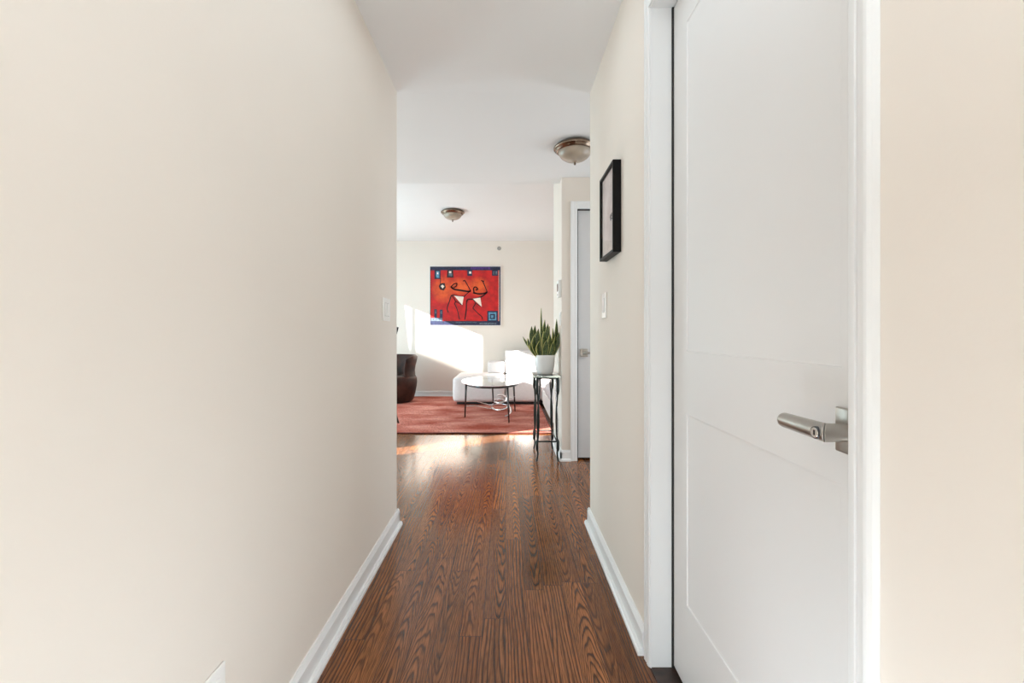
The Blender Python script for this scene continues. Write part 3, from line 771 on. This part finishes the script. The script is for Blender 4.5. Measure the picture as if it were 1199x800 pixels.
# large arched cushion
bm = bmesh.new()
t = bmesh.new(); bmesh.ops.create_cube(t, size=2.0); bmesh.ops.subdivide_edges(t, edges=t.edges[:], cuts=16, use_grid_fill=True)
for v in t.verts:
    x, y, z = v.co
    k = 1 - 0.42 * max(0, z) ** 2 * 0
    top = 0.5 * (1 - abs(x) ** 2.6)          # arched upper outline
    zz = (z + 1) / 2
    Z = zz * (0.20 + 0.15 * (1 - abs(x) ** 3.2))
    ed = (1 - abs(x) ** 4) * (1 - abs(z) ** 4)
    Y = y * (0.045 + 0.065 * max(0, ed) ** 0.5)
    v.co = Vector((x * 0.30, Y - 0.10 * (1 - zz) * 0.5, Z))
merge(bm, t)
c2 = obj('arched_cushion', bm, M['cushion'], smooth=True); c2.location = (0.275, 7.215, 0.437); c2.rotation_euler = (math.radians(-6), 0, 0)
md = c2.modifiers.new('s', 'SUBSURF'); md.levels = 1; md.render_levels = 1
tag(c2, 'large bright white round-topped cushion leaning on the sofa back', 'cushion')

# ------------------------------------------------------------------ coffee table
ct = thing('coffee_table', 'oval glass coffee table on thin dark legs on the red rug', 'coffee table', (-0.2, 5.95, 0))
def CTp(x, y, z): return (x + 0.2, y - 5.95, z)
bm = bmesh.new()
A, B, TZ = 0.405, 0.62, 0.452
def oval(a, b, z, n=64): return [(a * math.cos(2 * PI * k / n), b * math.sin(2 * PI * k / n), z) for k in range(n)]
o0 = [bm.verts.new(p) for p in oval(A, B, TZ - 0.010)]; o1 = [bm.verts.new(p) for p in oval(A, B, TZ)]
for k in range(64): bm.faces.new([o0[k], o0[(k + 1) % 64], o1[(k + 1) % 64], o1[k]])
bm.faces.new(o1); bm.faces.new(o0[::-1])
obj('glass_top', bm, M['glass'], ct)
bm = bmesh.new(); tube(bm, oval(A, B, TZ - 0.004), 0.0055, 8, closed=True); obj('metal_rim', bm, M['chrome'], ct)
bm = bmesh.new(); tube(bm, oval(A - 0.055, B - 0.10, TZ - 0.034), 0.008, 8, closed=True, flat=(0.6, 1.4)); obj('support_ring', bm, M['gun'], ct)
legs = [((-0.525, 5.68), (-0.540, 5.655)), ((0.002, 5.46), (0.020, 5.300)), ((0.085, 6.10), (0.106, 6.080)), ((-0.22, 6.43), (-0.205, 6.50))]
for (a, b_) in legs:
    bm = bmesh.new()
    tube(bm, [CTp(a[0], a[1], TZ - 0.012), CTp(a[0] * .65 + b_[0] * .35, a[1] * .65 + b_[1] * .35, 0.30), CTp(b_[0], b_[1], 0.016)], [0.014, 0.012, 0.0085], 12)
    lathe(bm, [(0.0, TZ - 0.012), (0.022, TZ - 0.012), (0.022, TZ - 0.020), (0.016, TZ - 0.030), (0.0, TZ - 0.030)], *CTp(a[0], a[1], 0)[:2], n=16)
    obj('leg', bm, M['gun'], ct)
bm = bmesh.new()
pts = []
cx, cy = -0.085, 5.93
for k in range(150):
    t_ = k / 149; an = -1.2 + t_ * 2 * PI * 2.6; r = 0.150 * (1 - t_) + 0.060 * t_
    pts.append(CTp(cx + r * math.cos(an), cy + r * 2.7 * math.sin(an), 0.045 + 0.20 * t_))
tube(bm, pts, 0.009, 8, flat=(0.7, 1.2))
obj('spiral_stretcher', bm, M['chrome'], ct)
for z0, z1 in ((0.155, 0.10), (0.215, 0.15)):
    bm = bmesh.new()
    tube(bm, spline([CTp(-0.532, 5.668, z0), CTp(-0.40, 5.74, z0 - 0.012), CTp(-0.24, 5.80, z1), CTp(cx - 0.10, cy - 0.02, z1 - 0.005)]), 0.006, 8)
    obj('stretcher', bm, M['chrome'], ct)
bm = bmesh.new()
tube(bm, spline([CTp(0.014, 5.36, 0.12), CTp(0.04, 5.6, 0.10), CTp(0.03, 5.8, 0.13), CTp(cx + 0.1, cy, 0.14)]), 0.006, 8)
tube(bm, spline([CTp(0.10, 6.085, 0.22), CTp(0.06, 6.05, 0.20), CTp(cx + 0.06, cy + 0.03, 0.22)]), 0.006, 8)
obj('stretcher', bm, M['chrome'], ct)

# ------------------------------------------------------------------ side table (plant stand)
st = thing('side_table', 'tall narrow glass side table with thin curved dark iron legs', 'side table', (0.34, 3.97, 0))
def SP(x, y, z): return (x - 0.34, y - 3.97, z)
GZ = 0.727
bm = bmesh.new(); rbox(bm, *[v for v in (0.222 - 0.34, 0.452 - 0.34, 3.745 - 3.97, 4.19 - 3.97, GZ - 0.010, GZ)], 0.003, 2)
obj('glass_top', bm, M['glass_green'], st)
bm = bmesh.new()
tube(bm, [SP(0.25, 3.765, GZ - 0.018), SP(0.432, 3.765, GZ - 0.018), SP(0.432, 4.17, GZ - 0.018), SP(0.25, 4.17, GZ - 0.018)], 0.0075, 8, closed=True)
obj('top_rail', bm, M['iron'], st)
for (x, y, s) in ((0.262, 3.765, -1), (0.420, 3.765, 1), (0.262, 4.17, -1), (0.414, 4.17, 1)):
    bm = bmesh.new()
    tube(bm, spline([SP(x, y, GZ - 0.016), SP(x + s * 0.006, y, 0.60), SP(x - s * 0.004, y, 0.42), SP(x - s * 0.002, y, 0.25), SP(x + s * 0.008, y, 0.14), SP(x + s * 0.003, y, 0.07), SP(x + s * 0.012, y, 0.004)]),
         0.0078, 10)
    lg = obj('leg', bm, M['iron'], st)
    bm = bmesh.new()
    tube(bm, spline([SP(x - s * 0.014, y, GZ - 0.02), SP(x - s * 0.010, y, 0.58), SP(x + s * 0.006, y, 0.42), SP(x + s * 0.008, y, 0.30), SP(x + s * 0.002, y, 0.16)]), 0.006, 8)
    obj('curved_rod', bm, M['chrome'] if y < 4 and s > 0 else M['iron'], lg)
    for zc in ((0.715, 0.69, 0.60, 0.57), (0.19, 0.17, 0.11, 0.09)):
        bm = bmesh.new()
        tube(bm, [SP(x + s * (0.006 + 0.003 * (k > 0)), y, z) for k, z in enumerate(zc)], [0.008, 0.013, 0.013, 0.008], 10)
        obj('collar', bm, M['iron'], lg)
for y in (3.765, 4.17):
    bm = bmesh.new(); tube(bm, [SP(0.262, y, 0.172), SP(0.424, y, 0.172)], 0.007, 8)
    if y > 4: tube(bm, [SP(0.292, y - 0.004, 0.182), SP(0.292, y - 0.004, 0.162)], 0.008, 8)
    obj('cross_bar', bm, M['iron'] if y < 4 else M['chrome'], st)
for x in (0.262, 0.42):
    bm = bmesh.new(); tube(bm, [SP(x, 3.765, 0.172), SP(x, 4.17, 0.172)], 0.006, 8); obj('cross_bar', bm, M['iron'], st)

# ------------------------------------------------------------------ snake plant
px, py = 0.334, 3.965
pl = thing('potted_snake_plant', 'snake plant in a white ceramic pot on the glass side table', 'plant', (px, py, GZ))
bm = bmesh.new()
lathe(bm, [(0.0, 0.0), (0.060, 0.0), (0.068, 0.004), (0.078, 0.03), (0.087, 0.085), (0.091, 0.14), (0.0925, 0.168), (0.090, 0.171), (0.086, 0.169), (0.084, 0.145), (0.0, 0.145)], n=48)
obj('pot', bm, M['pot'], pl)
bm = bmesh.new(); lathe(bm, [(0.0, 0.158), (0.04, 0.157), (0.082, 0.150), (0.083, 0.146)], n=32)
obj('soil', bm, M['soil'], pl)
def leaf(bx, by, tx, ty, tz, wd, bow=0.0, twist=0.0):
    """blade from (bx,by) in the pot to tip (tx,ty,tz); local coordinates of the plant"""
    bm = bmesh.new(); n = 12; rows = []
    a = Vector((bx, by, 0.146)); c = Vector((tx, ty, tz))
    side0 = Vector((math.cos(twist), math.sin(twist), 0))
    for i in range(n + 1):
        t = i / n
        lean = t ** 1.35
        p = Vector((a.x + (c.x - a.x) * lean + bow * math.sin(PI * t), a.y + (c.y - a.y) * lean, a.z + (c.z - a.z) * t))
        w = wd * (0.62 + 0.55 * math.sin(min(1, t * 1.25) * PI * 0.62)) * (1 - max(0, (t - 0.62) / 0.38) ** 1.8)
        ang = 0.5 * t; s = Vector((side0.x * math.cos(ang) - side0.y * math.sin(ang), side0.x * math.sin(ang) + side0.y * math.cos(ang), 0))
        nrm = Vector((-s.y, s.x, 0)); hw = max(w / 2, 0.0006); th = 0.0022
        cs = [(-1.0, 0.30), (-0.84, 0.16), (0, 0), (0.84, 0.16), (1.0, 0.30)]
        F = [bm.verts.new(p + s * (q * hw) + nrm * (d * hw * 0.8 + th)) for q, d in cs]
        Bk = [bm.verts.new(p + s * (q * hw) + nrm * (d * hw * 0.8 - th)) for q, d in cs]
        rows.append((F, Bk))
    for (F0, B0), (F1, B1) in zip(rows[:-1], rows[1:]):
        for k in range(4):
            mi = 1 if k in (0, 3) else 0
            f = bm.faces.new([F0[k], F0[k + 1], F1[k + 1], F1[k]]); f.material_index = mi; f.smooth = True
            f = bm.faces.new([B0[k + 1], B0[k], B1[k], B1[k + 1]]); f.material_index = mi; f.smooth = True
        for k in (0, 4):
            f = bm.faces.new([F0[k], F1[k], B1[k], B0[k]]); f.material_index = 1
    bm.faces.new(rows[-1][0] + rows[-1][1][::-1])
    obj('leaf', bm, [M['leaf'], M['leaf_edge']], pl)
sp_ = 520 / py
tips = [(633.5, 361, 0.016, -.02), (612, 394, 0.018, 0.0), (622.5, 382, 0.036, 0.01), (617.5, 396, 0.036, -.05), (638, 374.5, 0.036, 0.0), (634, 379, 0.036, 0.03), (641.2, 379, 0.038, -.03),
        (644, 382, 0.034, 0.04), (647, 384.5, 0.034, -.02), (652, 373.5, 0.026, 0.02), (653.7, 389, 0.034, -.04), (655, 400, 0.026, 0.03), (627, 381, 0.034, 0.05), (630, 385, 0.038, -.05),
        (636, 388, 0.040, -.07), (643, 391, 0.038, -.07), (649, 394, 0.036, -.05), (625, 393, 0.038, -.06), (639, 398, 0.036, -.08), (631, 399, 0.034, -.08), (646, 401, 0.032, -.07), (621, 402, 0.030, -.05)]
rnd = random.Random(3)
for (ix, iy, wd, dy) in tips:
    tx = (ix - 594) / sp_ - px; tz = 1.1 + (389 - iy) / sp_ - GZ
    ty = dy
    bx = max(-0.066, min(0.066, tx * 0.62 + rnd.uniform(-0.008, 0.008))); by = max(-0.05, min(0.05, dy * 0.75 + rnd.uniform(-0.012, 0.012)))
    bow = -0.022 if tx < -0.05 else (0.020 if tx > 0.06 else rnd.uniform(-0.006, 0.006))
    leaf(bx, by, tx, ty, tz, wd * 1.2, bow, rnd.uniform(-0.7, 0.7))

# ------------------------------------------------------------------ brown leather tub chair
ch = thing('armchair', 'dark brown leather tub chair cut off by the left wall\'s end', 'armchair', (-1.775, 6.97, 0.0))
bm = bmesh.new()
lathe(bm, [(0.0, 0.030), (0.24, 0.030), (0.285, 0.035), (0.300, 0.06), (0.325, 0.14), (0.345, 0.24), (0.355, 0.32), (0.352, 0.375), (0.335, 0.410), (0.30, 0.425), (0.0, 0.432)], n=56)
obj('seat', bm, M['leather'], ch)
bm = bmesh.new(); lathe(bm, [(0.0, 0.015), (0.25, 0.015), (0.25, 0.034), (0.0, 0.034)], n=40); obj('swivel_base', bm, M['plinth'], ch)
bm = bmesh.new()
nA = 44; rows = []
a0, a1 = math.radians(-48), math.radians(208)   # wraps round the rear of the seat
for i in range(nA + 1):
    a = a0 + (a1 - a0) * i / nA
    e = min(1, min(i, nA - i) / 5.0); tp = 0.62 + 0.13 * math.sin(e * PI / 2)
    sec = []
    zs = [0.34, 0.42, 0.50, 0.58, 0.66, 0.71]
    outer = [0.352, 0.328, 0.318, 0.330, 0.352, 0.362]; inner = [0.25, 0.25, 0.25, 0.262, 0.285, 0.300]
    th = 0.35 + 0.65 * e
    po = [(o_, z_ if z_ < 0.6 else 0.58 + (z_ - 0.58) * (0.6 + 0.4 * e)) for o_, z_ in zip(outer, zs)]
    pi_ = [(o_ + (n_ - o_) * th, z_ if z_ < 0.6 else 0.58 + (z_ - 0.58) * (0.6 + 0.4 * e)) for o_, n_, z_ in zip(outer, inner, zs)]
    mo, mi_ = po[-1], pi_[-1]
    cap = [((mo[0] * .8 + mi_[0] * .2), mo[1] + 0.022), ((mo[0] + mi_[0]) / 2, mo[1] + 0.030), ((mo[0] * .2 + mi_[0] * .8), mo[1] + 0.022)]
    prof = po + cap + pi_[::-1]
    rows.append([bm.verts.new((r * math.cos(a), r * math.sin(a), z)) for r, z in prof])
for r0, r1 in zip(rows[:-1], rows[1:]):
    for k in range(len(r0)):
        k2 = (k + 1) % len(r0); f = bm.faces.new([r0[k], r0[k2], r1[k2], r1[k]]); f.smooth = True
bm.faces.new(rows[0]); bm.faces.new(rows[-1][::-1])
obj('backrest', bm, M['leather'], ch)

# dark tripod stand, almost wholly behind the left wall
tp = thing('tripod_stand', 'thin dark stand behind the left wall\'s end, only a foot and a tip showing', 'stand', (-1.47, 5.25, 0.014))
bm = bmesh.new(); lathe(bm, [(0, 1.02), (0.035, 1.02), (0.04, 1.06), (0.03, 1.12), (0.0, 1.13)], n=20)
obj('head', bm, M['darkwood'], tp)
for k in range(3):
    a = math.radians(10 + 120 * k); bm = bmesh.new()
    L_ = 0.172
    tube(bm, spline([(0.02 * math.cos(a), 0.02 * math.sin(a), 1.04), (L_ * .5 * math.cos(a), L_ * .5 * math.sin(a), 0.5), (L_ * .82 * math.cos(a), L_ * .82 * math.sin(a), 0.15), (L_ * 1.03 * math.cos(a), L_ * 1.03 * math.sin(a), 0.004)]), 0.011, 10)
    obj('leg', bm, M['darkwood'], tp)
bm = bmesh.new(); tube(bm, [(0.02, 0, 1.09), (0.12, 0.0, 1.10), (0.163, 0, 1.075)], [0.008, 0.008, 0.006], 10); tube(bm, [(0.160, 0, 1.06), (0.164, 0, 1.10), (0.174, 0, 1.145)], [0.004, 0.012, 0.013], 10)
obj('tilt_handle', bm, M['black'], tp)

# ------------------------------------------------------------------ light
def area(name, loc, rot, sx, sy, e, col=(1, 1, 1)):
    l = bpy.data.lights.new(name, 'AREA'); l.shape = 'RECTANGLE'; l.size = sx; l.size_y = sy; l.energy = e; l.color = col
    o = bpy.data.objects.new(name, l); COL.objects.link(o); o.location = loc; o.rotation_euler = rot; return o
# sun: travels (+0.88, +0.475) horizontally, 19.4 degrees down
sd = Vector((0.880, 0.475, -0.352))
sun = bpy.data.lights.new('sun', 'SUN'); sun.energy = 20.0; sun.angle = math.radians(0.55); sun.color = (1.0, 0.95, 0.88)
so = bpy.data.objects.new('sun', sun); COL.objects.link(so); so.rotation_euler = sd.to_track_quat('-Z', 'Y').to_euler(); so.location = (-6, 0, 6)
# sky light through the windows
for k, (a, c, z0, z1) in enumerate(WIN[:3]):
    area('window_daylight', (XW + 0.01, (a + c) / 2, (z0 + z1) / 2), (0, -PI / 2, 0), (z1 - z0), c - a, 19 * (c - a), (0.67, 0.93, 1.0))
area('foyer_fill', (XE - 0.01, 3.2, 1.2), (0, PI / 2, 0), 1.8, 0.9, 6.5, (0.80, 0.92, 1.0))  # added fill from the right, no known window there
# added fill lights aimed at the ceiling and rear wall, no lamp stands there
area('bounce_fill', (0.1, -0.35, 1.35), (PI - 0.1, 0, 0), 0.5, 0.5, 4.5, (0.78, 0.91, 1.0))
area('bounce_fill_low', (-0.05, -0.9, 0.95), (-PI / 2, 0, 0), 0.6, 0.9, 1.5, (0.83, 0.92, 1.0))
# added overhead fill for the corridor, with no fixture
area('corridor_fill', (-0.08, 1.25, HC - 0.03), (0, 0, 0), 0.7, 1.5, 1.9, (0.80, 0.92, 1.0))
pl_ = bpy.data.lights.new('rear_fill', 'POINT'); pl_.energy = 12.0; pl_.shadow_soft_size = 0.2; pl_.color = (0.79, 0.93, 1.0)  # added fill behind the camera for the lower walls
po_ = bpy.data.objects.new('rear_fill', pl_); COL.objects.link(po_); po_.location = (0.16, -0.60, 0.38)
ll_ = bpy.data.lights.new('floor_fill', 'POINT'); ll_.energy = 4.2; ll_.shadow_soft_size = 0.22; ll_.color = (0.79, 0.92, 1.0)  # added low fill near the floor, no lamp there
lo_ = bpy.data.objects.new('floor_fill', ll_); COL.objects.link(lo_); lo_.location = (0.06, 0.58, 0.26)
# window on the unseen right side is added to light the foyer
w_ = bpy.data.worlds.new('World'); scn.world = w_; w_.use_nodes = True
bg = w_.node_tree.nodes['Background']; bg.inputs[0].default_value = (0.85, 0.92, 1.0, 1); bg.inputs[1].default_value = 0.8

# ------------------------------------------------------------------ camera
cam = bpy.data.cameras.new('camera'); co = bpy.data.objects.new('camera', cam); COL.objects.link(co)
cam.sensor_width = 36.0; cam.lens = 520 / 1199 * 36.0
co.location = (0, 0, 1.1); co.rotation_euler = (PI / 2, 0, 0)
cam.shift_x = (599.5 - 594) / 1199; cam.shift_y = -(400 - 389) / 1199
cam.clip_start = 0.02; cam.clip_end = 200
scn.camera = co

scn.view_settings.view_transform = 'Standard'; scn.view_settings.look = 'None'
scn.view_settings.exposure = 1.08; scn.view_settings.gamma = 1.0; scn.view_settings.use_curve_mapping = False
scn.cycles.use_denoising = True
scn.cycles.max_bounces = 12; scn.cycles.diffuse_bounces = 8; scn.cycles.glossy_bounces = 6; scn.cycles.transmission_bounces = 8
scn.cycles.sample_clamp_indirect = 6.0
